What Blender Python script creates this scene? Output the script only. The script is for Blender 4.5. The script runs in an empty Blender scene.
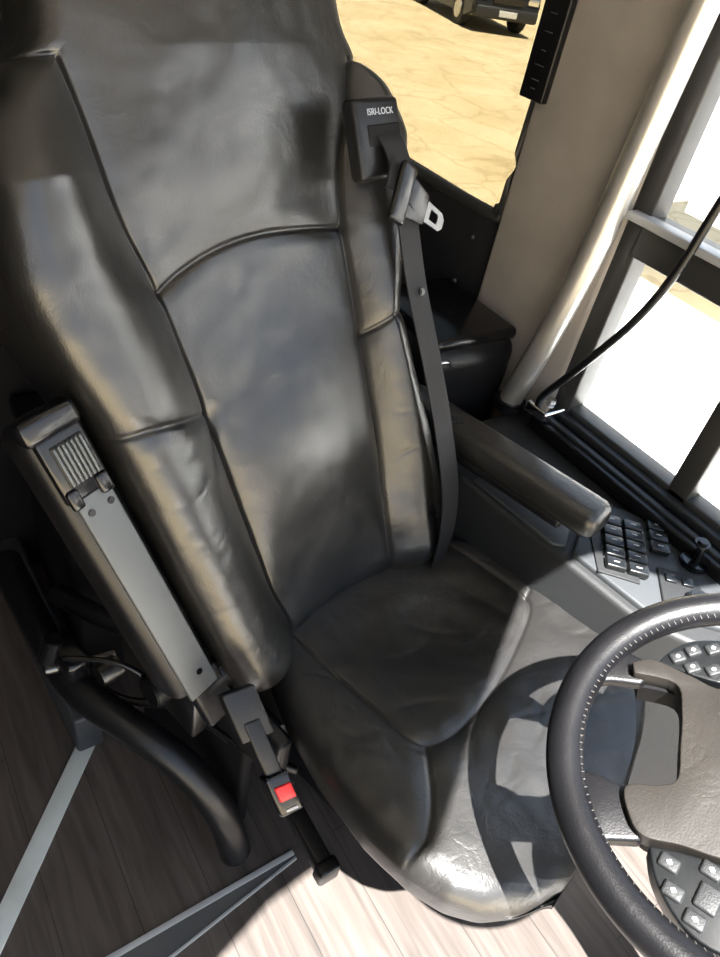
import bpy, bmesh, math, random
import numpy as np
from mathutils import Vector, Matrix, noise
random.seed(4)
scene=bpy.context.scene
scene.view_settings.view_transform='Standard'
COL=scene.collection
# ---------------------------------------------------------------- frames
cy=math.cos(math.radians(14));sy=math.sin(math.radians(14))
A=Vector((cy,sy,0));B=Vector((sy,-cy,0));U=Vector((0,0,1));O=Vector((.637,.642,.5))
r_=math.radians(25); S=-B*math.sin(r_)+U*math.cos(r_); N=B*math.cos(r_)+U*math.sin(r_)
r_=math.radians(6);P=B*math.cos(r_)+U*math.sin(r_);Q=U*math.cos(r_)-B*math.sin(r_)
def fBack(v): return O+A*v[0]+S*v[1]+N*v[2]
def fCush(v): return O+A*v[0]+P*v[1]+Q*v[2]
def fSeat(v): return O+A*v[0]+B*v[1]+U*v[2]
def fId(v): return Vector(v)
def mkframe(o,x,y,z):
    o=Vector(o);x=Vector(x).normalized();y=Vector(y).normalized();z=Vector(z).normalized()
    return lambda v: o+x*v[0]+y*v[1]+z*v[2]
# ---------------------------------------------------------------- materials
def newmat(name):
    m=bpy.data.materials.new(name);m.use_nodes=True
    nt=m.node_tree;b=nt.nodes['Principled BSDF'];return m,nt,b
def simple(name,col,rough=.5,metal=0,bump=0,bscale=200,spec=.5,var=0):
    m,nt,b=newmat(name)
    b.inputs['Base Color'].default_value=(*col,1);b.inputs['Roughness'].default_value=rough
    b.inputs['Metallic'].default_value=metal;b.inputs['Specular IOR Level'].default_value=spec
    tc=nt.nodes.new('ShaderNodeTexCoord');nz=nt.nodes.new('ShaderNodeTexNoise')
    nz.inputs['Scale'].default_value=bscale;nz.inputs['Detail'].default_value=4
    nt.links.new(tc.outputs['Object'],nz.inputs['Vector'])
    if bump:
        bp=nt.nodes.new('ShaderNodeBump');bp.inputs['Strength'].default_value=bump;bp.inputs['Distance'].default_value=.002
        nt.links.new(nz.outputs['Fac'],bp.inputs['Height']);nt.links.new(bp.outputs[0],b.inputs['Normal'])
    if var:
        n2=nt.nodes.new('ShaderNodeTexNoise');n2.inputs['Scale'].default_value=9;n2.inputs['Detail'].default_value=6
        nt.links.new(tc.outputs['Object'],n2.inputs['Vector'])
        cr=nt.nodes.new('ShaderNodeValToRGB')
        cr.color_ramp.elements[0].position=.3;cr.color_ramp.elements[1].position=.7
        cr.color_ramp.elements[0].color=(*[c*(1-var) for c in col],1);cr.color_ramp.elements[1].color=(*[min(1,c*(1+var)) for c in col],1)
        nt.links.new(n2.outputs['Fac'],cr.inputs[0]);nt.links.new(cr.outputs[0],b.inputs['Base Color'])
    return m
def leather(name,col,r0=.27,r1=.39,wr=.22,spec=.9,crackle=.08):
    m,nt,b=newmat(name);L=nt.links.new
    tc=nt.nodes.new('ShaderNodeTexCoord')
    n1=nt.nodes.new('ShaderNodeTexNoise');n1.inputs['Scale'].default_value=7;n1.inputs['Detail'].default_value=7
    L(tc.outputs['Object'],n1.inputs['Vector'])
    mr=nt.nodes.new('ShaderNodeMapRange');mr.inputs[1].default_value=.3;mr.inputs[2].default_value=.7
    mr.inputs[3].default_value=r0;mr.inputs[4].default_value=r1
    L(n1.outputs['Fac'],mr.inputs[0]);L(mr.outputs[0],b.inputs['Roughness'])
    cr=nt.nodes.new('ShaderNodeValToRGB')
    cr.color_ramp.elements[0].position=.3;cr.color_ramp.elements[1].position=.75
    cr.color_ramp.elements[0].color=(*[c*.8 for c in col],1);cr.color_ramp.elements[1].color=(*[c*1.3 for c in col],1)
    L(n1.outputs['Fac'],cr.inputs[0]);L(cr.outputs[0],b.inputs['Base Color'])
    v=nt.nodes.new('ShaderNodeTexVoronoi');v.inputs['Scale'].default_value=420
    L(tc.outputs['Object'],v.inputs['Vector'])
    n2=nt.nodes.new('ShaderNodeTexNoise');n2.inputs['Scale'].default_value=22;n2.inputs['Detail'].default_value=6;n2.inputs['Roughness'].default_value=.55;n2.inputs['Distortion'].default_value=1.0
    L(tc.outputs['Object'],n2.inputs['Vector'])
    va=nt.nodes.new('ShaderNodeVectorMath');va.operation='MULTIPLY_ADD';L(n2.outputs['Color'],va.inputs[0]);va.inputs[1].default_value=(.05,.05,.05);L(tc.outputs['Object'],va.inputs[2])
    v2=nt.nodes.new('ShaderNodeTexVoronoi');v2.feature='DISTANCE_TO_EDGE';v2.inputs['Scale'].default_value=38;L(va.outputs[0],v2.inputs['Vector'])
    cl=nt.nodes.new('ShaderNodeMapRange');cl.inputs[1].default_value=0;cl.inputs[2].default_value=.15;L(v2.outputs['Distance'],cl.inputs[0])
    n3=nt.nodes.new('ShaderNodeTexNoise');n3.inputs['Scale'].default_value=7;L(tc.outputs['Object'],n3.inputs['Vector'])
    mk=nt.nodes.new('ShaderNodeMapRange');mk.inputs[1].default_value=.48;mk.inputs[2].default_value=.62;mk.inputs[4].default_value=crackle;L(n3.outputs['Fac'],mk.inputs[0])
    b1=nt.nodes.new('ShaderNodeBump');b1.inputs['Strength'].default_value=.15;b1.inputs['Distance'].default_value=.0008
    L(v.outputs['Distance'],b1.inputs['Height'])
    b3=nt.nodes.new('ShaderNodeBump');b3.inputs['Distance'].default_value=.0014;L(mk.outputs[0],b3.inputs['Strength']);L(cl.outputs[0],b3.inputs['Height']);L(b1.outputs[0],b3.inputs['Normal'])
    b2=nt.nodes.new('ShaderNodeBump');b2.inputs['Strength'].default_value=wr;b2.inputs['Distance'].default_value=.004
    L(n2.outputs['Fac'],b2.inputs['Height']);L(b3.outputs[0],b2.inputs['Normal']);L(b2.outputs[0],b.inputs['Normal'])
    b.inputs['Specular IOR Level'].default_value=spec
    return m
M_leather=leather('black_leather',(.009,.0088,.0085))
M_leatherw=leather('black_leather_worn_cushion',(.019,.0185,.018),.29,.40,.30,.9,.18)
M_rim=leather('rim_leather',(.005,.005,.006),.32,.44,.12,.4,.08)
M_hub=leather('hub_leather',(.018,.0155,.013),.5,.6,.15,.3,.15)
M_blk=simple('black_plastic',(.006,.006,.007),.36,bump=.15,spec=.4)
M_blkm=simple('matte_black',(.004,.004,.005),.7,bump=.2,spec=.2)
M_gloss=simple('gloss_black',(.006,.006,.007),.18)
M_grey=simple('grey_steel_plate',(.11,.118,.122),.45,metal=.3,bump=.15,bscale=500)
M_cons=simple('console_grey_plastic',(.018,.019,.020),.5,bump=.3,bscale=600,spec=.4)
M_panel=simple('switch_panel',(.040,.044,.048),.5,bump=.1)
M_btn=simple('button_black',(.007,.008,.009),.3)
M_chrome=simple('chrome',(.75,.75,.76),.15,metal=1)
M_steel=simple('brushed_steel',(.55,.55,.53),.34,metal=1)
M_dsteel=simple('dark_steel',(.17,.17,.165),.32,metal=1)
M_rail=simple('satin_rail',(.68,.66,.62),.33,metal=.75)
M_red=simple('red_button',(.80,.02,.02),.35)
M_white=simple('white_mark',(.5,.5,.5),.5)
M_stitch=simple('grey_thread',(.08,.075,.07),.7)
M_belt=simple('belt_webbing',(.013,.013,.015),.6,bump=.6,bscale=900,spec=.3)
M_pillar=simple('pillar_vinyl',(.36,.33,.30),.65,bump=.5,bscale=700,var=.08)
M_wall=simple('dark_wall_panel',(.018,.018,.020),.6,bump=.3,bscale=400)
M_frame=simple('window_frame_black',(.035,.035,.034),.45)
M_ceil=simple('ceiling_fabric',(.42,.40,.37),.8)
M_strip=simple('speckled_trim',(.68,.72,.69),.6,bump=.3,bscale=300,var=.15)
M_strip2=simple('aluminium_trim',(.50,.51,.52),.45,metal=.2)
M_band=simple('grey_step_vinyl',(.09,.09,.09),.6,bump=.2)
M_rubber=simple('black_rubber',(.006,.006,.007),.33,bump=.2,spec=.45)
M_body=simple('car_paint_black',(.012,.013,.015),.2)
M_whitebody=simple('whiteout_trailer_paint',(.92,.92,.92),.5)  # bright white so the added trailer blows out behind the window
M_tire=simple('tyre',(.02,.02,.02),.8)
M_whiteout=simple('whiteout_slab_pale',(.74,.73,.71),.85,bump=.3,bscale=20,var=.03)  # pale colour stands in for overexposed ground
def wood():
    m,nt,b=newmat('wood_floor');L=nt.links.new
    tc=nt.nodes.new('ShaderNodeTexCoord')
    mp=nt.nodes.new('ShaderNodeMapping');mp.inputs['Rotation'].default_value=(0,0,math.radians(90))
    L(tc.outputs['Object'],mp.inputs[0])
    br=nt.nodes.new('ShaderNodeTexBrick');br.inputs['Scale'].default_value=1
    br.inputs['Brick Width'].default_value=.9;br.inputs['Row Height'].default_value=.13;br.inputs['Mortar Size'].default_value=.001
    br.inputs['Color1'].default_value=(.092,.078,.070,1);br.inputs['Color2'].default_value=(.074,.062,.056,1);br.inputs['Mortar'].default_value=(.03,.027,.025,1)
    L(mp.outputs[0],br.inputs[0])
    m2=nt.nodes.new('ShaderNodeMapping');m2.inputs['Scale'].default_value=(55,4,1);L(tc.outputs['Object'],m2.inputs[0])
    nz=nt.nodes.new('ShaderNodeTexNoise');nz.inputs['Scale'].default_value=1;nz.inputs['Detail'].default_value=8;nz.inputs['Distortion'].default_value=.9;L(m2.outputs[0],nz.inputs[0])
    cr=nt.nodes.new('ShaderNodeValToRGB');cr.color_ramp.elements[0].position=.3;cr.color_ramp.elements[1].position=.7
    cr.color_ramp.elements[0].color=(.62,.60,.58,1);cr.color_ramp.elements[1].color=(1.25,1.23,1.2,1);L(nz.outputs['Fac'],cr.inputs[0])
    mx=nt.nodes.new('ShaderNodeMix');mx.data_type='RGBA';mx.blend_type='MULTIPLY';mx.inputs[0].default_value=1
    L(br.outputs['Color'],mx.inputs[6]);L(cr.outputs[0],mx.inputs[7]);L(mx.outputs[2],b.inputs['Base Color'])
    b.inputs['Roughness'].default_value=.48
    return m
M_wood=wood()
def sand():
    m,nt,b=newmat('sandy_paving');L=nt.links.new
    tc=nt.nodes.new('ShaderNodeTexCoord')
    vo=nt.nodes.new('ShaderNodeTexVoronoi');vo.feature='DISTANCE_TO_EDGE';vo.inputs['Scale'].default_value=1.0
    nz0=nt.nodes.new('ShaderNodeTexNoise');nz0.inputs['Scale'].default_value=2;L(tc.outputs['Object'],nz0.inputs[0])
    va=nt.nodes.new('ShaderNodeVectorMath');va.operation='MULTIPLY_ADD';L(nz0.outputs['Color'],va.inputs[0]);va.inputs[1].default_value=(.5,.5,.5);L(tc.outputs['Object'],va.inputs[2])
    L(va.outputs[0],vo.inputs['Vector'])
    cr=nt.nodes.new('ShaderNodeValToRGB');cr.color_ramp.elements[0].position=.0;cr.color_ramp.elements[1].position=.04
    cr.color_ramp.elements[0].color=(.76,.74,.70,1);cr.color_ramp.elements[1].color=(1,1,1,1);L(vo.outputs['Distance'],cr.inputs[0])
    nz=nt.nodes.new('ShaderNodeTexNoise');nz.inputs['Scale'].default_value=.9;nz.inputs['Detail'].default_value=8;L(tc.outputs['Object'],nz.inputs[0])
    c2=nt.nodes.new('ShaderNodeValToRGB');c2.color_ramp.elements[0].position=.35;c2.color_ramp.elements[1].position=.65
    c2.color_ramp.elements[0].color=(.48,.38,.22,1);c2.color_ramp.elements[1].color=(.58,.47,.29,1);L(nz.outputs['Fac'],c2.inputs[0])
    mx=nt.nodes.new('ShaderNodeMix');mx.data_type='RGBA';mx.blend_type='MULTIPLY';mx.inputs[0].default_value=1
    L(c2.outputs[0],mx.inputs[6]);L(cr.outputs[0],mx.inputs[7]);L(mx.outputs[2],b.inputs['Base Color'])
    b.inputs['Roughness'].default_value=.9
    return m
M_sand=sand()
def glass(name,tint):
    m=bpy.data.materials.new(name);m.use_nodes=True;nt=m.node_tree;nt.nodes.clear();L=nt.links.new
    o=nt.nodes.new('ShaderNodeOutputMaterial');t=nt.nodes.new('ShaderNodeBsdfTransparent');t.inputs[0].default_value=(*tint,1)
    g=nt.nodes.new('ShaderNodeBsdfGlossy');g.inputs['Roughness'].default_value=.02
    x=nt.nodes.new('ShaderNodeMixShader');x.inputs[0].default_value=.03;L(t.outputs[0],x.inputs[1]);L(g.outputs[0],x.inputs[2]);L(x.outputs[0],o.inputs[0])
    return m
M_tint=glass('tinted_glass',(.42,.41,.37));M_clear=glass('clear_glass',(.98,.99,.99))
# ---------------------------------------------------------------- helpers
def empty(name,loc=(0,0,0)):
    e=bpy.data.objects.new(name,None);e.location=loc;COL.objects.link(e);e.empty_display_size=.1;return e
def addobj(name,me,mat,parent=None,smooth=True):
    ob=bpy.data.objects.new(name,me);COL.objects.link(ob)
    if mat: me.materials.append(mat)
    if smooth:
        for p in me.polygons:p.use_smooth=True
    if parent:
        ob.parent=parent;ob.matrix_parent_inverse=Matrix.Translation(parent.location).inverted()
    return ob
def mesh_from(name,verts,faces,mat,parent=None,smooth=True,f=fId):
    me=bpy.data.meshes.new(name);me.from_pydata([tuple(f(v)) for v in verts],[],faces)
    bm=bmesh.new();bm.from_mesh(me);bmesh.ops.recalc_face_normals(bm,faces=bm.faces);bm.to_mesh(me);bm.free()
    return addobj(name,me,mat,parent,smooth)
def finish(bm,name,mat,parent,f,smooth=True):
    for v in bm.verts: v.co=f(v.co)
    bmesh.ops.recalc_face_normals(bm,faces=bm.faces)
    me=bpy.data.meshes.new(name);bm.to_mesh(me);bm.free()
    ob=addobj(name,me,mat,parent,False)
    if smooth:
        for p in me.polygons:p.use_smooth=True
        try:
            me.set_sharp_from_angle(angle=math.radians(40))
        except Exception: pass
    return ob
def rbox(name,lo,hi,mat,parent=None,bev=.004,f=fId,seg=3,taper=None):
    bm=bmesh.new();bmesh.ops.create_cube(bm,size=1)
    for v in bm.verts:
        v.co=Vector([lo[i]+(hi[i]-lo[i])*(v.co[i]+.5) for i in range(3)])
    if bev>0:
        bev=min(bev,min(hi[i]-lo[i] for i in range(3))*.49)
        bmesh.ops.bevel(bm,geom=list(bm.edges),offset=bev,segments=seg,profile=.5,affect='EDGES')
    return finish(bm,name,mat,parent,f)
def prism(name,pts,z0,z1,mat,parent=None,bev=.004,f=fId,seg=3):
    bm=bmesh.new();vs=[bm.verts.new((p[0],p[1],z0)) for p in pts];fc=bm.faces.new(vs)
    r=bmesh.ops.extrude_face_region(bm,geom=[fc])
    for g in r['geom']:
        if isinstance(g,bmesh.types.BMVert): g.co.z=z1
    if bev>0: bmesh.ops.bevel(bm,geom=[e for e in bm.edges],offset=bev,segments=seg,profile=.5,affect='EDGES',clamp_overlap=True)
    return finish(bm,name,mat,parent,f)
def catmull(pts,n=10,closed=False):
    pts=[Vector(p) for p in pts];out=[];m=len(pts)
    rng=range(m) if closed else range(m-1)
    for i in rng:
        if closed: p0,p1,p2,p3=pts[(i-1)%m],pts[i],pts[(i+1)%m],pts[(i+2)%m]
        else: p0=pts[max(i-1,0)];p1=pts[i];p2=pts[i+1];p3=pts[min(i+2,m-1)]
        for k in range(n):
            t=k/n
            out.append(.5*((2*p1)+(-p0+p2)*t+(2*p0-5*p1+4*p2-p3)*t*t+(-p0+3*p1-3*p2+p3)*t**3))
    if not closed: out.append(pts[-1])
    return out
def tube(name,pts,r,mat,parent=None,n=10,seg=14,f=fId,closed=False,rad=None):
    c=catmull([f(p) for p in pts],n,closed) if len(pts)>2 or closed else [f(p) for p in pts]
    m=len(c);verts=[];faces=[];prev=None
    for i,p in enumerate(c):
        if closed: t=(c[(i+1)%m]-c[i-1]).normalized()
        else: t=(c[min(i+1,m-1)]-c[max(i-1,0)]).normalized()
        if prev is None:
            a=Vector((0,0,1)) if abs(t.z)<.9 else Vector((1,0,0)); x=t.cross(a).normalized()
        else: x=(prev-t*prev.dot(t)).normalized()
        prev=x;y=t.cross(x);rr=rad(i/(m-1)) if rad else r
        for k in range(seg):
            an=2*math.pi*k/seg;verts.append(p+x*math.cos(an)*rr+y*math.sin(an)*rr)
    for i in range(m if closed else m-1):
        j=(i+1)%m
        for k in range(seg):
            l=(k+1)%seg;faces.append((i*seg+k,i*seg+l,j*seg+l,j*seg+k))
    if not closed: faces+= [tuple(range(seg)),tuple(range((m-1)*seg,m*seg))]
    return mesh_from(name,verts,faces,mat,parent)
def cyl(name,c,ax,r,h,mat,parent=None,seg=28,bev=.002,r2=None):
    bm=bmesh.new();bmesh.ops.create_cone(bm,cap_ends=True,segments=seg,radius1=r,radius2=r if r2 is None else r2,depth=h)
    if bev>0: bmesh.ops.bevel(bm,geom=[e for e in bm.edges if len(e.link_faces)==2 and any(len(q.verts)>4 for q in e.link_faces)],offset=bev,segments=2,affect='EDGES')
    q=Vector(ax).normalized().to_track_quat('Z','Y').to_matrix();c=Vector(c)
    return finish(bm,name,mat,parent,lambda v:c+q@v)
def ribbon(name,pts,w,th,mat,parent,f,nrm,n=10):
    c=catmull([f(p) for p in pts],n);m=len(c);verts=[];faces=[]
    for i,p in enumerate(c):
        t=(c[min(i+1,m-1)]-c[max(i-1,0)]).normalized();x=t.cross(nrm).normalized();y=x.cross(t)
        for a,b in ((-1,-1),(1,-1),(1,1),(-1,1)): verts.append(p+x*a*w/2+y*b*th/2)
    for i in range(m-1):
        for k in range(4):
            l=(k+1)%4;faces.append((i*4+k,i*4+l,(i+1)*4+l,(i+1)*4+k))
    faces+=[(0,1,2,3),tuple(range((m-1)*4,m*4))]
    return mesh_from(name,verts,faces,mat,parent,False)
def text(name,body,size,f,mat,parent):
    t=bpy.data.curves.new(name,'FONT');t.body=body;t.size=size;t.extrude=.0003;t.align_x='CENTER';t.align_y='CENTER';t.materials.append(mat)
    ob=bpy.data.objects.new(name,t);COL.objects.link(ob)
    o=f((0,0,0));x=f((1,0,0))-o;y=f((0,1,0))-o;z=f((0,0,1))-o
    M=Matrix((x,y,z)).transposed().to_4x4();M.translation=o;ob.matrix_world=M
    if parent:
        ob.parent=parent;ob.matrix_parent_inverse=Matrix.Translation(parent.location).inverted()
    return ob
def segdist(Ax,Sx,poly):
    d=np.full(Ax.shape,9.)
    for (x0,y0),(x1,y1) in zip(poly[:-1],poly[1:]):
        dx,dy=x1-x0,y1-y0;L2=dx*dx+dy*dy+1e-12
        t=np.clip(((Ax-x0)*dx+(Sx-y0)*dy)/L2,0,1)
        d=np.minimum(d,np.hypot(Ax-x0-t*dx,Sx-y0-t*dy))
    return d
def smooth_table(tab,sm=.012):
    xs=np.array([t[0] for t in tab]);ys=np.array([t[1] for t in tab])
    def g(s):
        s=np.asarray(s,dtype=float);acc=0
        ks=np.linspace(-2,2,9);w=np.exp(-ks**2/2);w/=w.sum()
        for k,ww in zip(ks,w): acc=acc+ww*np.interp(s+k*sm,xs,ys)
        return acc
    return g
def smooth_poly(pts,n=8):
    return [(v.x,v.y) for v in catmull([(p[0],p[1],0) for p in pts],n)]
# ================================================================ SEAT
seat=empty('leather_bus_seat',(.637,.642,0))
def eased(n,e0,e1):
    t=np.linspace(0,1,n+1)
    if e0 and e1: return t-.12*np.sin(2*np.pi*t)
    if e1: return 1-(1-t)**1.35
    if e0: return t**1.35
    return t
def loft(name,svals,fl,fr,k1,k2,front,R,backd,mat,f,cols=(60,80,50),noise_amp=.002,seed=0):
    K=7
    s=np.array(svals);n=len(s);L=fl(s);Rr=fr(s)
    x0=L+R;x3=Rr-R
    x1=np.clip(k1(s),x0+.004,x3-.02);x2=np.clip(k2(s),x1+.004,x3-.004)
    parts=[]
    for q,(a0,a1,(e0,e1)) in enumerate(((x0,x1,(0,1)),(x1,x2,(1,1)),(x2,x3,(1,0)))):
        t=eased(cols[q],e0,e1)
        if q<2: t=t[:-1]
        parts.append(a0[:,None]+(a1-a0)[:,None]*t[None,:])
    a=np.concatenate(parts,1);nt=a.shape[1]
    SS=np.repeat(s[:,None],nt,1);h=front(a,SS)
    verts=[];faces=[]
    per=None
    for i in range(n):
        row=[]
        bd=backd(s[i])
        for k in range(K):
            an=math.pi+ (math.pi/2)*( -k/K)
            row.append((L[i]+R+R*math.cos(an),s[i],h[i,0]-R+R*math.sin(an)))
        for j in range(nt):
            row.append((a[i,j],s[i],h[i,j]))
        for k in range(1,K+1):
            an=math.pi/2-(math.pi/2)*k/K
            row.append((Rr[i]-R+R*math.cos(an),s[i],h[i,-1]-R+R*math.sin(an)))
        rb=.025
        for k in range(K+1):
            an=-math.pi/2*k/K
            row.append((Rr[i]-rb+rb*math.cos(an),s[i],bd+rb+rb*math.sin(an)))
        for k in range(K+1):
            an=-math.pi/2-math.pi/2*k/K
            row.append((L[i]+rb+rb*math.cos(an),s[i],bd+rb+rb*math.sin(an)))
        per=len(row)
        for v in row:
            q=Vector((v[0]*9+seed,v[1]*9,v[2]*4));w=noise.noise(q)*noise_amp+noise.noise(q*3.1)*noise_amp*.3
            verts.append((v[0],v[1],v[2]+w))
    for i in range(n-1):
        for k in range(per):
            l=(k+1)%per;faces.append((i*per+k,i*per+l,(i+1)*per+l,(i+1)*per+k))
    faces+=[tuple(range(per)),tuple(range((n-1)*per,n*per))]
    return mesh_from(name,verts,faces,mat,seat,True,f)
# --- backrest
bL=smooth_table([(-.03,-.30),(.0,-.325),(.05,-.34),(.10,-.352),(.22,-.375),(.38,-.402),(.49,-.425),(.58,-.455),(.66,-.472),(.76,-.46),(.82,-.435),(.86,-.39),(.885,-.35),(.91,-.335),(1.0,-.32),(1.2,-.28)])
bR=smooth_table([(-.03,.17),(.05,.19),(.15,.20),(.25,.19),(.37,.175),(.5,.162),(.6,.185),(.68,.212),(.76,.226),(.82,.220),(.86,.192),(.885,.168),(.91,.155),(1.0,.15),(1.2,.11)])
s1=smooth_table([(-.05,-.18),(.05,-.19),(.11,-.21),(.27,-.23),(.45,-.25),(.6,-.27),(.7,-.30),(.8,-.31),(.87,-.32),(.93,-.34),(1.25,-.36)],.02)
s2=smooth_table([(-.05,.07),(.1,.07),(.23,.08),(.34,.08),(.51,.078),(.63,.075),(.71,.09),(.81,.13),(.88,.148),(.93,.17),(1.25,.2)],.02)
sv=np.linspace(-.06,.905,160);seam1=[(float(s1(x)),x) for x in sv];seam2=[(float(s2(x)),x) for x in sv]
cross=smooth_poly([(-.272,.60),(-.235,.618),(-.17,.637),(-.10,.645),(-.03,.643),(.03,.636),(.075,.63)],14)
crL=smooth_poly([(-.46,.478),(-.40,.465),(-.33,.452),(-.25,.43)],14);crR=smooth_poly([(.08,.455),(.12,.48),(.17,.51),(.22,.53)],14)
piping=[(float(bL(x))+.028,x) for x in np.linspace(.0,.84,90)]
rnd=random.Random(11)
def creases(n,a0,a1,p0,p1,ang0,ang1,l0,l1,sc=1):
    out=[]
    for _ in range(n):
        x=rnd.uniform(a0,a1);y=rnd.uniform(p0,p1);an=math.radians(rnd.uniform(ang0,ang1));l=rnd.uniform(l0,l1);c=rnd.uniform(-.3,.3)
        pts=[]
        for k in range(7):
            u=(k/6-.5)*l;pts.append((x+math.cos(an)*u-math.sin(an)*c*u*u/l*2,y+math.sin(an)*u+math.cos(an)*c*u*u/l*2))
        out.append((pts,rnd.uniform(.0004,.0010)*sc,rnd.uniform(.004,.007)))
    return out
def crease_disp(a,s,lst):
    n=0*a
    for pts,dp,wd in lst:
        (xa,ya),(xm,ym),(xb,yb)=pts[0],pts[len(pts)//2],pts[-1]
        L=math.hypot(xb-xa,yb-ya)
        d=segdist(a,s,pts);fall=np.clip(1-(np.hypot(a-xm,s-ym)/(L*.55))**2,0,1)
        n=n-dp*np.exp(-(d/wd)**2)*fall
    return n
bcre=creases(7,-.36,-.27,.28,.42,-30,20,.04,.09)+creases(5,-.33,-.24,.05,.25,-30,40,.04,.08)+creases(4,.10,.17,.1,.45,-30,30,.03,.05)
bcre.append((smooth_poly([(-.235,.44),(-.245,.405),(-.262,.37),(-.29,.335)]),.006,.010))
def bfront(a,s):
    x1=s1(s);x2=s2(s);l=bL(s);r=bR(s)
    ul=np.clip((x1-a)/np.maximum(x1-l,.01),0,1);ur=np.clip((a-x2)/np.maximum(r-x2,.01),0,1)
    fade=np.clip((.95-s)/.2,0,1)
    hl=(.075*fade+.0)*np.sin(np.minimum(ul/.7,1)*math.pi/2);hr=.055*fade*np.sin(np.minimum(ur/.7,1)*math.pi/2)
    xc=(x1+x2)/2;hw=(x2-x1)/2;cc=np.clip(1-((a-xc)/hw)**2,0,1)
    n=hl+hr+.028*cc*np.exp(-((s-.30)/.13)**2)-.013*cc*np.exp(-((s-.60)/.10)**2)+.02*cc*np.clip((s-.68)/.2,0,1)
    n=n-.02*np.exp(-(s/.08)**2)*cc
    for sm,dp in ((seam1,.006),(seam2,.005),(cross,.005),(crL,.004),(crR,.004),(piping,.0025)):
        d=segdist(a,s,sm);n=n-dp*np.exp(-(d/.0036)**2)
        if sm is not piping: n=n-.003*np.exp(-(d/.014)**2)
    n=n+crease_disp(a,s,bcre)
    e=np.clip((.045-s)/.075,0,1);n=n-.10*(1-np.sqrt(1-e*e*.98))
    e=np.clip((s-1.12)/.08,0,1);n=n-.08*(1-np.sqrt(1-e*e*.98))
    return n
loft('backrest',np.concatenate([np.linspace(-.03,.02,22),np.linspace(.023,.93,400),np.linspace(.94,1.2,40)]),bL,bR,s1,s2,bfront,.045,lambda s:-.10,M_leather,fBack,cols=(64,100,48),noise_amp=.0036)
rbox('headrest_wing',(-.62,.885,-.13),(-.385,1.25,.045),M_leather,seat,.05,fBack,6)
# --- cushion
cL=smooth_table([(-.14,-.22),(0,-.25),(.09,-.29),(.19,-.32),(.30,-.340),(.38,-.338),(.43,-.328),(.47,-.305),(.505,-.26),(.53,-.20)],.006)
cR=smooth_table([(-.14,.22),(0,.25),(.09,.29),(.2,.32),(.3,.315),(.38,.285),(.43,.25),(.47,.195),(.505,.11),(.53,-.01)],.006)
ins=smooth_poly([(-.185,-.1),(-.185,0),(-.185,.09),(-.188,.19),(-.19,.255),(-.165,.285),(-.10,.295),(.0,.285),(.10,.262),(.18,.235),(.205,.20),(.212,.1),(.212,0),(.212,-.1)],14)
cd1=smooth_poly([(-.188,.28),(-.24,.33),(-.285,.36),(-.33,.375),(-.37,.385)]);cd2=smooth_poly([(.20,.215),(.25,.20),(.29,.17),(.34,.16)])
cp=[(float(cL(x))+.03,x) for x in np.linspace(0,.5,60)]
ccre=creases(20,-.05,.28,.28,.46,-60,50,.05,.14,1.5)+creases(14,.22,.29,.08,.3,20,110,.04,.10,1.8)+creases(8,-.28,-.1,.33,.45,-50,50,.04,.09,1.2)+creases(7,-.31,-.2,.05,.3,50,110,.04,.09,1.2)+creases(5,-.12,.12,.03,.25,-60,60,.06,.14,1.3)
def cfront(a,p):
    l=cL(p);r=cR(p);w=(r-l)/2;c=(r+l)/2;u=(a-c)/w
    q=.020*np.clip(np.abs(u)-.45,0,1)/.55*np.clip(1-np.abs(p-.22)/.35,0,1)-.03*np.clip(np.abs(u)-.75,0,1)
    q=q+.006*np.exp(-((p-.38)/.09)**2)-.022*np.exp(-((p-.10)/.12)**2)*np.exp(-(u/.5)**2)
    for sm,dp in ((ins,.005),(cd1,.003),(cd2,.003),(cp,.002)):
        d=segdist(a,p,sm);q=q-dp*np.exp(-(d/.0038)**2)
        if sm is not cp:q=q-.003*np.exp(-(d/.016)**2)
    q=q+crease_disp(a,p,ccre)
    e=np.clip((p-.41)/.125,0,1);q=q-.065*(1-np.sqrt(1-e*e*.99))
    return q
loft('cushion',np.concatenate([np.linspace(-.14,.42,240),np.linspace(.423,.53,60)]),cL,cR,lambda s:-.187+0*s,lambda s:.211+0*s,cfront,.036,lambda s:-.075,M_leatherw,fCush,cols=(40,130,36),noise_amp=.0045,seed=5)
rbox('seat_pan',(-.22,-.22,-.20),(.24,.34,-.07),M_blkm,seat,.02,fSeat)
rbox('suspension_box',(-.10,-.26,-.44),(.17,.14,-.19),M_blkm,seat,.02,fSeat)
for k in range(5): rbox('bellows_%d'%k,(-.115,-.275,-.44+.05*k),(.185,.155,-.415+.05*k),M_rubber,seat,.012,fSeat)
rbox('base_plate',(-.13,-.32,-.5),(.22,.18,-.43),M_blk,seat,.01,fSeat)
rbox('back_shell',(-.33,.10,-.13),(.16,.80,-.095),M_blk,seat,.03,fBack)
rbox('slide_rail',(.362,.31,.285),(.392,.66,.315),M_blk,seat,.006)
rbox('slide_rail_cap',(.358,.30,.28),(.396,.325,.32),M_rubber,seat,.006)
rbox('slide_rail_carrier',(.385,.56,.26),(.50,.66,.31),M_blk,seat,.006)
tube('side_bumper_tube',[(.10,1.16,.30),(.115,.95,.30),(.14,.80,.30),(.20,.69,.285),(.262,.60,.24),(.305,.53,.15),(.325,.50,.03)],.03,M_rubber,seat,seg=18)
tube('rear_frame_tube',[(.16,1.0,.34),(.24,.86,.36),(.36,.78,.36),(.50,.80,.34)],.02,M_blk,seat)
rbox('side_apron',(-.30,-.30,-.5),(-.27,.02,-.2),M_blkm,seat,.01,fSeat)
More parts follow.
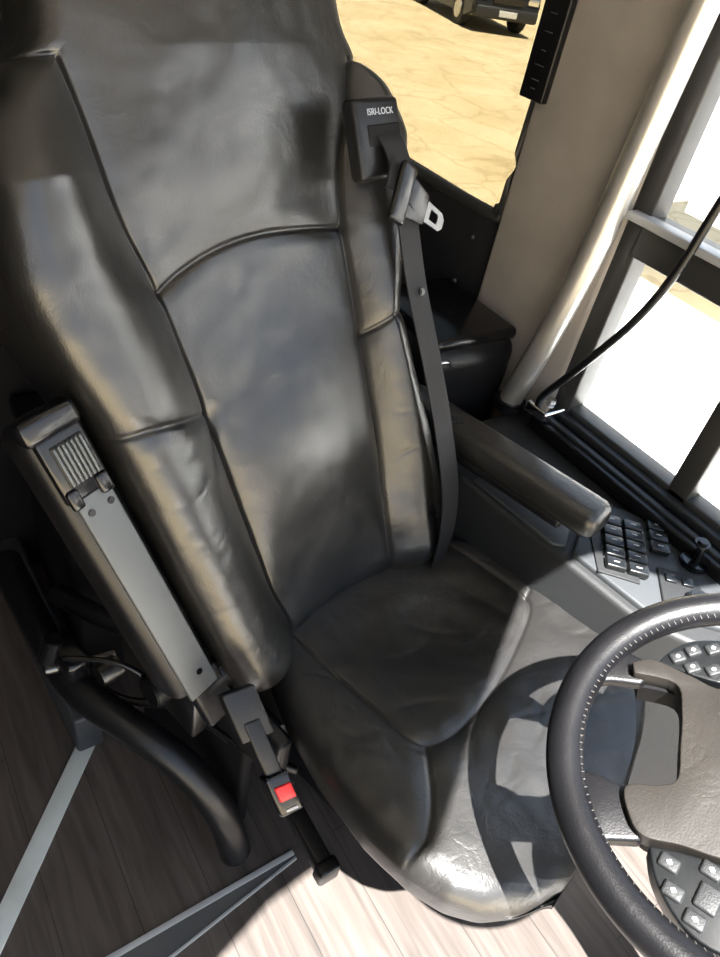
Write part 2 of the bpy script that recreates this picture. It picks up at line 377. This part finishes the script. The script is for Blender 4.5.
rbox('recline_bracket',(-.33,-.10,-.13),(-.30,.12,-.02),M_blk,seat,.008,fSeat)
rbox('recline_bracket_rear',(-.36,-.26,-.18),(-.33,-.05,-.06),M_dsteel,seat,.006,fSeat)
cyl('recline_knob',fSeat((-.37,-.14,-.12)),A,.03,.03,M_blk,seat)
cyl('height_knob',fSeat((-.40,-.24,-.15)),A,.022,.04,M_dsteel,seat)
cyl('adjust_shaft',fSeat((-.42,-.30,-.17)),A+B*.4,.009,.12,M_dsteel,seat)
tube('air_hose',[fSeat((-.44,-.33,-.16)),fSeat((-.40,-.22,-.21)),fSeat((-.33,-.12,-.2)),fSeat((-.28,.0,-.24)),fSeat((-.22,.08,-.28))],.008,M_rubber,seat)
tube('bowden_cable',[fSeat((-.46,-.28,-.10)),fSeat((-.39,-.20,-.10)),fSeat((-.34,-.1,-.16)),fSeat((-.30,.05,-.18))],.005,M_gloss,seat)
rbox('lever_block',(-.46,-.36,-.20),(-.41,-.27,-.13),M_gloss,seat,.012,fSeat)
cyl('lever_knob',fSeat((-.47,-.30,-.09)),U+A*.4,.016,.05,M_gloss,seat)
# --- left armrest folded up
pb=fBack((-.392,.055,.03));pt=fBack((-.478,.505,.03));T=(pt-pb).normalized();Wd=(A-T*A.dot(T)).normalized();Nn=Wd.cross(T)
if Nn.dot(N)<0: Nn=-Nn
LA=(pt-pb).length
fArm=mkframe(pb,Wd,T,Nn)
rbox('armrest_left_pad',(-.036,.0,-.075),(.044,LA,.0),M_blk,seat,.022,fArm,5)
rbox('armrest_left_plate',(-.018,.0,-.004),(.032,LA-.10,.006),M_grey,seat,.003,fArm)
rbox('armrest_left_latch_bezel',(-.026,LA-.105,-.006),(.036,LA-.015,.009),M_gloss,seat,.006,fArm)
rbox('armrest_left_latch_hook',(-.034,LA-.02,-.02),(.040,LA+.012,.012),M_gloss,seat,.008,fArm)
for k in range(7): rbox('armrest_left_latch_rib_%d'%k,(-.012+.0058*k,LA-.082,.008),(-.0085+.0058*k,LA-.030,.0155),M_grey,seat,.0015,fArm,2)
rbox('armrest_left_latch_key',(-.014,LA-.084,.002),(.030,LA-.028,.011),M_cons,seat,.003,fArm)
rbox('armrest_left_latch_lever_1',(-.024,LA-.112,.002),(-.008,LA-.085,.013),M_gloss,seat,.004,fArm)
rbox('armrest_left_latch_lever_2',(.016,LA-.112,.002),(.034,LA-.085,.013),M_gloss,seat,.004,fArm)
for n_,(x,y) in enumerate([(-.006,LA-.125),(.022,LA-.125),(.012,.035)]): cyl('armrest_left_screw_%d'%n_,fArm((x,y,.006)),Nn,.0048,.004,M_gloss,seat,16,.001)
rbox('armrest_left_pivot',(-.01,-.075,-.03),(.045,.02,-.005),M_blk,seat,.006,fArm)
cyl('armrest_left_hinge',fArm((.03,-.02,-.03)),Wd,.026,.05,M_blk,seat)
# --- right armrest down
rbox('armrest_right_pad',(.228,-.21,.182),(.308,.262,.243),M_leather,seat,.024,fSeat,5)
rbox('armrest_right_core',(.24,-.24,.165),(.29,.20,.19),M_blk,seat,.008,fSeat)
rbox('armrest_right_bracket',(.235,-.27,-.02),(.275,-.19,.20),M_blk,seat,.012,fSeat)
# ================================================================ SEAT BELT
belt=empty('seat_belt',tuple(fBack((.1,.7,.1))))
rbox('guide_plate',(.050,.69,.055),(.150,.80,.083),M_blk,belt,.009,fBack,4)
rbox('guide_slot',(.072,.735,.079),(.144,.764,.0845),M_blkm,belt,.003,fBack)
text('guide_label','ISRI-LOCK',.0125,mkframe(fBack((.104,.780,.0836)),A,S,N),M_steel,belt)
ribbon('webbing',[(.113,.752,.082),(.114,.735,.092),(.115,.70,.100),(.118,.62,.098),(.128,.52,.092),(.142,.40,.092),(.150,.28,.094),(.152,.16,.092),(.150,.07,.075),(.155,.0,.045),(.17,-.09,.0)],.047,.0022,M_belt,belt,fBack,N,12)
ribbon('webbing_fold',[(.085,.70,.102),(.105,.685,.108),(.125,.66,.112),(.15,.635,.108)],.05,.0022,M_belt,belt,fBack,(N+A*.3).normalized(),8)
tx=(A*.8-S*.55).normalized();ty=(A*.55+S*.8);ty=(ty-tx*ty.dot(tx)).normalized();tz=tx.cross(ty)
if tz.dot(N)<0: tz=-tz
fT0=mkframe(fBack((.108,.665,.113)),tx,ty,tz);fT=lambda v:fT0((v[0]*1.25,v[1]*1.25,v[2]))
rbox('tongue_bar',(-.022,-.040,-.006),(.004,.032,.006),M_gloss,belt,.005,fT)
prism('tongue_grip',[(-.002,-.03),(.036,-.022),(.036,.014),(-.002,.022)],-.004,.005,M_gloss,belt,.002,fT)
def plate_hole(name,outer,inner,z0,z1,mat,parent,f):
    n=len(outer);v=[];F=[]
    for z in (z0,z1):
        v+=[(x,y,z) for x,y in outer];v+=[(x,y,z) for x,y in inner]
    for i in range(n):
        j=(i+1)%n
        F+=[(i,j,n+j,n+i),(2*n+i,2*n+j,3*n+j,3*n+i),(i,j,2*n+j,2*n+i),(n+i,n+j,3*n+j,3*n+i)]
    return mesh_from(name,v,F,mat,parent,False,f)
plate_hole('tongue_blade',[(.026,-.017),(.068,-.015),(.074,-.009),(.074,.002),(.068,.008),(.026,.010)],[(.046,-.010),(.060,-.010),(.062,-.007),(.062,.000),(.060,.003),(.046,.003)],-.0015,.0015,M_dsteel,belt,fT)
cyl('webbing_stop_button',fBack((.134,.515,.096)),N,.006,.006,M_dsteel,belt)
fBk=mkframe(fSeat((-.372,.135,.02)),(A*.95+B*.3),(-B*.62+U*.72),(B*.72+U*.62))
rbox('buckle_body',(-.019,-.085,-.012),(.019,-.018,.012),M_gloss,belt,.006,fBk)
rbox('buckle_button',(-.0125,-.060,.008),(.0125,-.036,.0155),M_red,belt,.002,fBk)
rbox('buckle_button_lip',(-.009,-.0785,.006),(.009,-.074,.0135),M_white,belt,.001,fBk)
rbox('buckle_stalk',(-.013,-.03,-.006),(.013,.07,.006),M_blk,belt,.004,fBk)
rbox('buckle_anchor',(-.024,.04,-.012),(.026,.12,.004),M_blk,belt,.004,fBk)
# ================================================================ STEERING WHEEL
cw=Vector((.664,.0139,.8558));nw=Vector((-.3,.12,.95)).normalized();xw=Vector((.7916,-.523,.316));yw=Vector((.5329,.8439,.0617))
fW=mkframe(cw,xw,yw,nw)
wheel=empty('steering_wheel',tuple(cw))
NR=72
tube('rim',[(.2135*math.cos(2*math.pi*k/NR),.2135*math.sin(2*math.pi*k/NR),0) for k in range(NR)],.0205,M_rim,wheel,n=2,seg=22,f=fW,closed=True)
pad=smooth_poly([(-.112,.128),(-.07,.110),(-.074,.075),(-.088,.035),(-.101,.002),(-.12,-.004),(-.155,-.002),(-.160,-.03),(-.152,-.053),(-.118,-.064),(-.085,-.078),(-.03,-.094),(.04,-.092),(.09,-.05),(.105,.01),(.09,.07),(.04,.105),(-.02,.098),(-.05,.118),(-.085,.143),(-.11,.142)],5)
prism('hub_pad',pad,-.012,.012,M_hub,wheel,.006,fW)
prism('hub_base',[(x*.95,y*.95) for x,y in pad],-.04,-.010,M_blkm,wheel,.0,fW)
c1=smooth_poly([(-.080,.142),(-.062,.156),(-.035,.167),(.0,.165),(.035,.156),(.03,.118),(-.012,.108),(-.046,.122)],4)
c2=smooth_poly([(-.147,-.060),(-.150,-.09),(-.141,-.125),(-.12,-.15),(-.08,-.165),(-.05,-.14),(-.058,-.10),(-.083,-.082),(-.118,-.068)],4)
prism('switch_pod_left',c1,-.025,.006,M_btn,wheel,.003,fW);prism('switch_pod_right',c2,-.025,.006,M_btn,wheel,.003,fW)
prism('spoke_1',[(-.178,.150),(-.160,.125),(-.138,.127),(-.105,.118),(-.078,.138),(-.10,.160),(-.135,.180)],-.016,.000,M_rim,wheel,.006,fW)
prism('spoke_2',[(-.150,.0),(-.178,.018),(-.200,.025),(-.205,-.055),(-.186,-.052),(-.150,-.056)],-.018,.002,M_rim,wheel,.006,fW)
prism('spoke_3',[(.02,.15),(.07,.20),(.12,.17),(.09,.06),(.03,.11)],-.022,.003,M_rim,wheel,.006,fW)
prism('spoke_4',[(-.06,-.13),(-.05,-.20),(.02,-.21),(.04,-.09),(-.03,-.09)],-.022,.003,M_rim,wheel,.006,fW)
cyl('centre_emblem',fW((.03,.0,.012)),nw,.024,.004,M_dsteel,wheel)
def key(name,x,y,w,h,ang,mark=True):
    c_,s_=math.cos(ang),math.sin(ang);o=fW((x,y,.006));ux=xw*c_+yw*s_;uy=-xw*s_+yw*c_
    f=mkframe(o,ux,uy,nw);rbox(name,(-w/2,-h/2,-.002),(w/2,h/2,.004),M_cons,wheel,.003,f)
    if mark: rbox(name+'_mark',(-w*.14,-.0011,.0038),(w*.14,.0011,.0046),M_white,wheel,0,f);rbox(name+'_mark2',(-.0010,-h*.16,.0038),(.0010,h*.16,.0047),M_white,wheel,0,f)
for i,(x,y) in enumerate([(-.056,.146),(-.036,.153),(-.013,.153),(.010,.149),(-.044,.131),(-.022,.125),(.002,.122)]): key('pod_left_key_%d'%i,x,y,.018,.014,math.radians(12))
for i,(x,y) in enumerate([(-.133,-.078),(-.137,-.103),(-.125,-.128),(-.095,-.145),(-.072,-.128),(-.078,-.103),(-.096,-.087)]): key('pod_right_key_%d'%i,x,y,.020,.015,math.radians(-40))
key('pod_right_pad',-.107,-.111,.022,.026,math.radians(-40),False)
sv_=[];sf_=[]
for k in range(0,300):
    an=2*math.pi*k/300
    if k%2: continue
    a0=an;a1=an+.010
    p0=Vector((.1950*math.cos(a0),.1950*math.sin(a0),.0095));p1=Vector((.1980*math.cos(a1),.1980*math.sin(a1),.0135))
    d=(p1-p0).normalized();x=d.cross(Vector((0,0,1))).normalized()*.0005;z=Vector((0,0,.0006));b=len(sv_)
    sv_+=[p0-x-z,p0+x-z,p0+x+z,p0-x+z,p1-x-z,p1+x-z,p1+x+z,p1-x+z]
    sf_+=[tuple(b+i for i in q) for q in ((0,1,2,3),(4,5,6,7),(0,1,5,4),(1,2,6,5),(2,3,7,6),(3,0,4,7))]
mesh_from('rim_stitching',sv_,sf_,M_stitch,wheel,False,fW)
cyl('column_shroud',fW((.02,0,-.12)),nw,.055,.16,M_blkm,wheel,32,.01,.04)
tube('steering_column',[fW((0.02,0,-.16)),fW((.02,0,-.25)),(.80,-.12,.45),(.83,-.25,.12),(.83,-.30,.0)],.05,M_blkm,wheel)
# ================================================================ SWITCH CONSOLE
cons=empty('switch_console',(1.03,.5,.0))
prism('body',[(.872,.86),(.878,.72),(.912,.45),(.93,.31),(.985,.22),(1.10,.10),(1.185,.05),(1.185,.86)],.0,.635,M_cons,cons,.012)
prism('top_tray',[(.892,.70),(.915,.50),(.935,.485),(1.03,.55),(1.00,.70)],.63,.641,M_panel,cons,.004)
prism('switch_plate',[(.93,.465),(1.055,.545),(1.10,.53),(1.182,.42),(1.182,.17),(1.07,.20),(.95,.315)],.63,.646,M_panel,cons,.005)
prism('dark_inlay',[(1.035,.535),(1.095,.475),(.985,.355),(.935,.410)],.645,.650,M_cons,cons,.001)
g1=Vector((.70,-.714,0)).normalized();g2=Vector((-.70,-.714,0)).normalized()
fS=mkframe((1.05,.513,.649),g1,g2,U)
for r in range(5):
    for c in range(2):
        x=.002+c*.040;y=.004+r*.029
        rbox('rocker_%d_%d'%(r,c),(x,y,0),(x+.036,y+.024,.013),M_btn,cons,.003,fS)
        rbox('rocker_mark_%d_%d'%(r,c),(x+.013,y+.011,.0125),(x+.023,y+.0128,.0136),M_white,cons,0,fS)
fS2=mkframe((1.125,.46,.647),g1,g2,U)
for r in range(3):
    rbox('rocker_b_%d'%r,(.0,.0+r*.029,0),(.036,.024+r*.029,.013),M_btn,cons,.003,fS2)
    rbox('rocker_b_mark_%d'%r,(.013,.011+r*.029,.0125),(.023,.0128+r*.029,.0136),M_white,cons,0,fS2)
cyl('joystick_base',(1.125,.345,.652),U,.026,.012,M_gloss,cons);cyl('joystick',(1.125,.345,.675),U+Vector((-.2,.1,0)),.008,.05,M_gloss,cons);cyl('joystick_cap',(1.118,.348,.70),U,.014,.014,M_gloss,cons,24,.005)
fM=mkframe((1.05,.37,.645),g1,g2,U)
rbox('mirror_panel',(0,0,0),(.075,.10,.006),M_cons,cons,.004,fM)
cyl('mirror_knob',(1.045,.28,.658),U,.018,.018,M_btn,cons);rbox('mirror_key',(.01,.015,.005),(.03,.035,.011),M_btn,cons,.002,fM)
rbox('mirror_key_2',(.04,.015,.005),(.06,.035,.011),M_btn,cons,.002,fM)
bin_=empty('storage_bin',(1.07,1.05,.6))
rbox('bin_body',(.93,.92,.0),(1.18,1.22,.78),M_blk,bin_,.045,seg=6)
rbox('bin_lid',(.945,.94,.765),(1.175,1.20,.795),M_gloss,bin_,.012)
tube('bin_ring',[(1.0+.028*math.cos(t*math.pi/6),.955,.76+.028*math.sin(t*math.pi/6)) for t in range(12)],.004,M_chrome,bin_,n=3,closed=True,f=lambda v:Vector(v)+Vector((-.045,-.03,-.03)))
eq=empty('dark_backing_box',(.45,1.2,0))  # added black box, darkens the view behind the seat
rbox('dark_backing',(.20,1.02,0),(.86,1.39,.52),M_blkm,eq,.015);rbox('dark_backing_lid',(.19,1.01,.50),(.87,1.39,.54),M_blkm,eq,.01)
# ================================================================ ROOM SHELL
def box(name,lo,hi,mat,bev=0,parent=None): return rbox(name,lo,hi,mat,parent,bev)
box('floor',(-1.25,-.9,-.06),(1.26,2.6,0),M_wood)
wl=empty('wall_left',(1.2,1,0))
box('lower_panel',(1.2,-.9,0),(1.26,.80,.665),M_wall,.0,wl)
box('rear_lower_panel',(1.2,1.10,0),(1.26,2.6,.955),M_wall,.0,wl)
box('pillar_panel',(1.185,.795,0),(1.26,1.105,2.05),M_pillar,.012,wl)
box('above_window',(1.2,-.9,1.78),(1.26,2.6,2.05),M_pillar,.0,wl)
box('rear_end',(1.2,2.3,.955),(1.26,2.6,1.78),M_wall,0,wl)
for i,(y,z) in enumerate([(1.18,.90),(1.20,.78),(1.5,.88),(1.14,.62)]): cyl('panel_screw_%d'%i,(1.197,y,z),(1,0,0),.006,.006,M_steel,wl,16,.001)
w1=empty('window_1',(1.2,.3,1.2))
box('glass',(1.222,-.9,.665),(1.226,.80,1.78),M_clear,0,w1)
box('mullion_rear',(1.19,.755,.66),(1.24,.80,1.78),M_frame,.004,w1)
box('mullion_front',(1.195,.44,.66),(1.24,.485,1.06),M_frame,.004,w1)
box('transom',(1.18,-.9,1.045),(1.245,.76,1.115),M_frame,.005,w1)
box('transom_ledge',(1.165,-.9,1.105),(1.2,.79,1.12),M_strip2,.003,w1)
box('lower_transom',(1.195,-.9,.665),(1.24,.76,.70),M_frame,.004,w1)
box('mullion_front_2',(1.195,-.20,.66),(1.24,-.16,1.78),M_frame,.004,w1)
tr=empty('trim_1',(1.17,.3,.68))
box('sill',(1.13,-.9,.64),(1.2,.80,.672),M_blk,.006,tr)
box('sill_ridge_1',(1.175,-.9,.668),(1.197,.80,.688),M_cons,.004,tr);box('sill_ridge_2',(1.145,-.9,.668),(1.160,.80,.679),M_cons,.003,tr)
w2=empty('window_2',(1.2,1.7,1.4))
box('glass',(1.222,1.105,.955),(1.226,2.3,1.78),M_tint,0,w2)
tube('gasket',[(1.205,1.115,1.05),(1.205,1.13,.985),(1.205,1.19,.965),(1.205,2.0,.955),(1.205,2.25,.97),(1.205,2.29,1.05),(1.205,2.29,1.7),(1.205,2.2,1.77),(1.205,1.2,1.77),(1.205,1.115,1.7)],.014,M_frame,w2,n=8,closed=True)
box('wall_back',(-1.25,2.6,0),(1.26,2.66,2.05),M_wall)
box('wall_right',(-1.31,-.9,0),(-1.25,2.66,2.05),M_wall)
pw=empty('partition_wall',(.2,1.42,0))
box('panel',(-.35,1.40,0),(.82,1.45,1.05),M_blkm,.01,pw);box('padded_top',(-.35,1.385,1.03),(.82,1.465,1.09),M_blkm,.02,pw)
prism('ceiling_sun_cut',[(-1.31,2.66),(-1.31,-.95),(-.32,-.95),(-.24,-.46),(-.05,-.40),(.15,-.38),(.33,-.26),(.60,-.09),(.70,-.10),(.80,-.24),(1.26,-.36),(1.26,2.66)],2.05,2.10,M_ceil,None,0)  # unseen ceiling, front edge shaped to set where sun and shadow fall
def quad_strip(name,p0,p1,w,z,mat):
    p0=Vector((*p0,0));p1=Vector((*p1,0));d=(p1-p0).normalized();nrm=Vector((-d.y,d.x,0))
    return rbox(name,(0,-w/2,0),((p1-p0).length,w/2,z),mat,None,.001,mkframe(p0,d,nrm,U))
quad_strip('trim_2',(.155,.865),(-.30,.33),.038,.004,M_strip)
quad_strip('trim_3',(.43,.452),(-.6,.452),.011,.004,M_strip2)
quad_strip('trim_4',(.43,.440),(-.6,.295),.006,.004,M_strip2)
prism('trim_6',[(.43,.446),(-.6,.446),(-.6,.30),(.43,.442)],0,.002,M_band,None,0)
kick=empty('trim_5',(.13,1.1,0))
prism('kick_curb',[(.085,1.42),(.130,.845),(.185,.845),(.16,1.42)],0,.12,M_panel,kick,.008)
# ================================================================ GRAB RAIL, CABLE, BOX
gr=empty('grab_rail',(1.14,.82,1))
tube('rail_tube',[(1.14,.75,1.9),(1.14,.772,1.6),(1.14,.785,1.42),(1.14,.797,1.22),(1.14,.812,1.02),(1.14,.84,.82),(1.14,.868,.68),(1.14,.872,.66)],.026,M_rail,gr,n=8,seg=20)
cyl('rail_foot',(1.14,.872,.65),U,.036,.02,M_blk,gr)
cab=empty('window_cable',(1.14,.7,1))
tube('cable',[(1.14,.58,1.38),(1.14,.615,1.22),(1.135,.632,1.08),(1.13,.665,.965),(1.125,.73,.83),(1.13,.785,.73),(1.13,.79,.70)],.008,M_rubber,cab,n=10)
rbox('cable_bracket',(1.12,.755,.675),(1.185,.815,.70),M_chrome,cab,.006);cyl('cable_bolt',(1.165,.785,.705),U,.010,.012,M_steel,cab)
dv=empty('wall_sensor_box',(1.15,1.09,1.3))
rbox('case',(1.165,1.065,1.215),(1.184,1.130,1.46),M_blk,dv,.004)
for i,(z,w) in enumerate([(1.235,.012),(1.25,.02),(1.275,.024),(1.30,.012),(1.33,.02),(1.36,.016)]): rbox('print_%d'%i,(1.1642,1.097-w/2,z),(1.1652,1.097+w/2,z+.0016),M_grey,dv,0)
# ================================================================ OUTSIDE
box('ground',(-60,-60,-1.3),(90,90,-1.2),M_sand)
box('whiteout_slab',(1.4,-14,-1.2),(6.45,5.2,-1.19),M_whiteout)  # added pale slab, makes the ground behind the front window blow out
tl=empty('whiteout_trailer',(8,-4,-1.2))  # added white trailer, fills the front window with overexposed white
rbox('whiteout_box',(6.5,-12,-.3),(9,4.2,2.8),M_whitebody,tl,.03);rbox('chassis',(6.8,-11.5,-.5),(8.7,4.0,-.3),M_whitebody,tl,.02)
for i,y in enumerate((-9,-7.6)):
    for x in (6.85,8.65): cyl('wheel_%d_%d'%(i,int(x)),(x,y,-.72),(1,0,0),.48,.28,M_tire,tl,32,.03)
def car(name,cx,cyy,ang,paint):
    e=empty(name,(cx,cyy,-1.2));d=Vector((math.cos(ang),math.sin(ang),0));s=Vector((-d.y,d.x,0));f=mkframe((cx,cyy,-1.2),d,s,U)
    prof=[(2.35,.35),(2.4,.75),(2.3,.98),(1.1,1.12),(.45,1.72),(-1.9,1.78),(-2.3,1.15),(-2.35,.4),(-1.9,.28),(1.9,.28)]
    bm=bmesh.new();rings=[]
    for y in (-.97,.97):
        rings.append([bm.verts.new((x,y*(.84 if z>1.3 else 1),z)) for x,z in prof])
    m=len(prof)
    for i in range(m):
        j=(i+1)%m;bm.faces.new((rings[0][i],rings[0][j],rings[1][j],rings[1][i]))
    bm.faces.new(rings[0]);bm.faces.new(rings[1])
    bmesh.ops.bevel(bm,geom=list(bm.edges),offset=.07,segments=3,affect='EDGES')
    finish(bm,'body',paint,e,f)
    rbox('bumper',(2.25,-.9,.35),(2.5,.9,.62),M_cons,e,.05,f);rbox('grille',(2.36,-.45,.68),(2.43,.45,.92),M_gloss,e,.02,f)
    for sgn in (-1,1):
        rbox('headlamp_%d'%(sgn+1),(2.30,sgn*.72-.16,.74),(2.42,sgn*.72+.16,.92),M_chrome,e,.03,f)
        rbox('side_glass_%d'%(sgn+1),(-1.7,sgn*.90-.03,1.2),(.5,sgn*.90+.03,1.6),M_gloss,e,.02,f)
        for q,x in enumerate((1.5,-1.45)):
            cyl('wheel_%d_%d'%(q,sgn+1),f((x,sgn*.84,.37)),s,.38,.26,M_tire,e,32,.03);cyl('hub_%d_%d'%(q,sgn+1),f((x,sgn*.98,.37)),s,.22,.03,M_steel,e,24,.01)
    rbox('plate',(2.49,-.26,.42),(2.52,.26,.56),M_white,e,.005,f)
car('car',16.2,18.6,math.atan2(-.90,-.25),M_body)
car('car.001',21.5,17.2,math.atan2(-.90,-.25),simple('car_paint_silver',(.4,.4,.42),.3,metal=.5))
# ================================================================ LIGHT
ld=bpy.data.lights.new('sun','SUN');ld.energy=38;ld.angle=.009;ld.color=(1,.975,.94)
lo=bpy.data.objects.new('sun_light',ld);COL.objects.link(lo);lo.rotation_euler=Vector((.06,.12,-.31)).to_track_quat('-Z','Y').to_euler();lo.location=(-1,-3,8)
w=bpy.data.worlds.new('world');scene.world=w;w.use_nodes=True;nt=w.node_tree
bg=nt.nodes['Background'];bg.inputs[1].default_value=3.0
tc=nt.nodes.new('ShaderNodeTexCoord');sp=nt.nodes.new('ShaderNodeSeparateXYZ');cr=nt.nodes.new('ShaderNodeValToRGB')
nt.links.new(tc.outputs['Generated'],sp.inputs[0]);nt.links.new(sp.outputs[2],cr.inputs[0]);nt.links.new(cr.outputs[0],bg.inputs[0])
cr.color_ramp.elements[0].position=0;cr.color_ramp.elements[0].color=(1,.98,.94,1);cr.color_ramp.elements[1].position=.6;cr.color_ramp.elements[1].color=(.28,.38,.55,1)
# ================================================================ CAMERA
cd=bpy.data.cameras.new('camera');cam=bpy.data.objects.new('camera',cd);COL.objects.link(cam)
Xc=Vector((.828,-.535,.1655)).normalized();bk=Vector((-.5036,-.583,.6374)).normalized();Xc=(Xc-bk*Xc.dot(bk)).normalized();Yc=bk.cross(Xc)
M=Matrix((Xc,Yc,bk)).transposed().to_4x4();M.translation=(0,0,1.5);cam.matrix_world=M
cd.sensor_fit='VERTICAL';cd.sensor_height=24;cd.lens=24*719/957;cd.clip_start=.02;cd.clip_end=300
scene.camera=cam
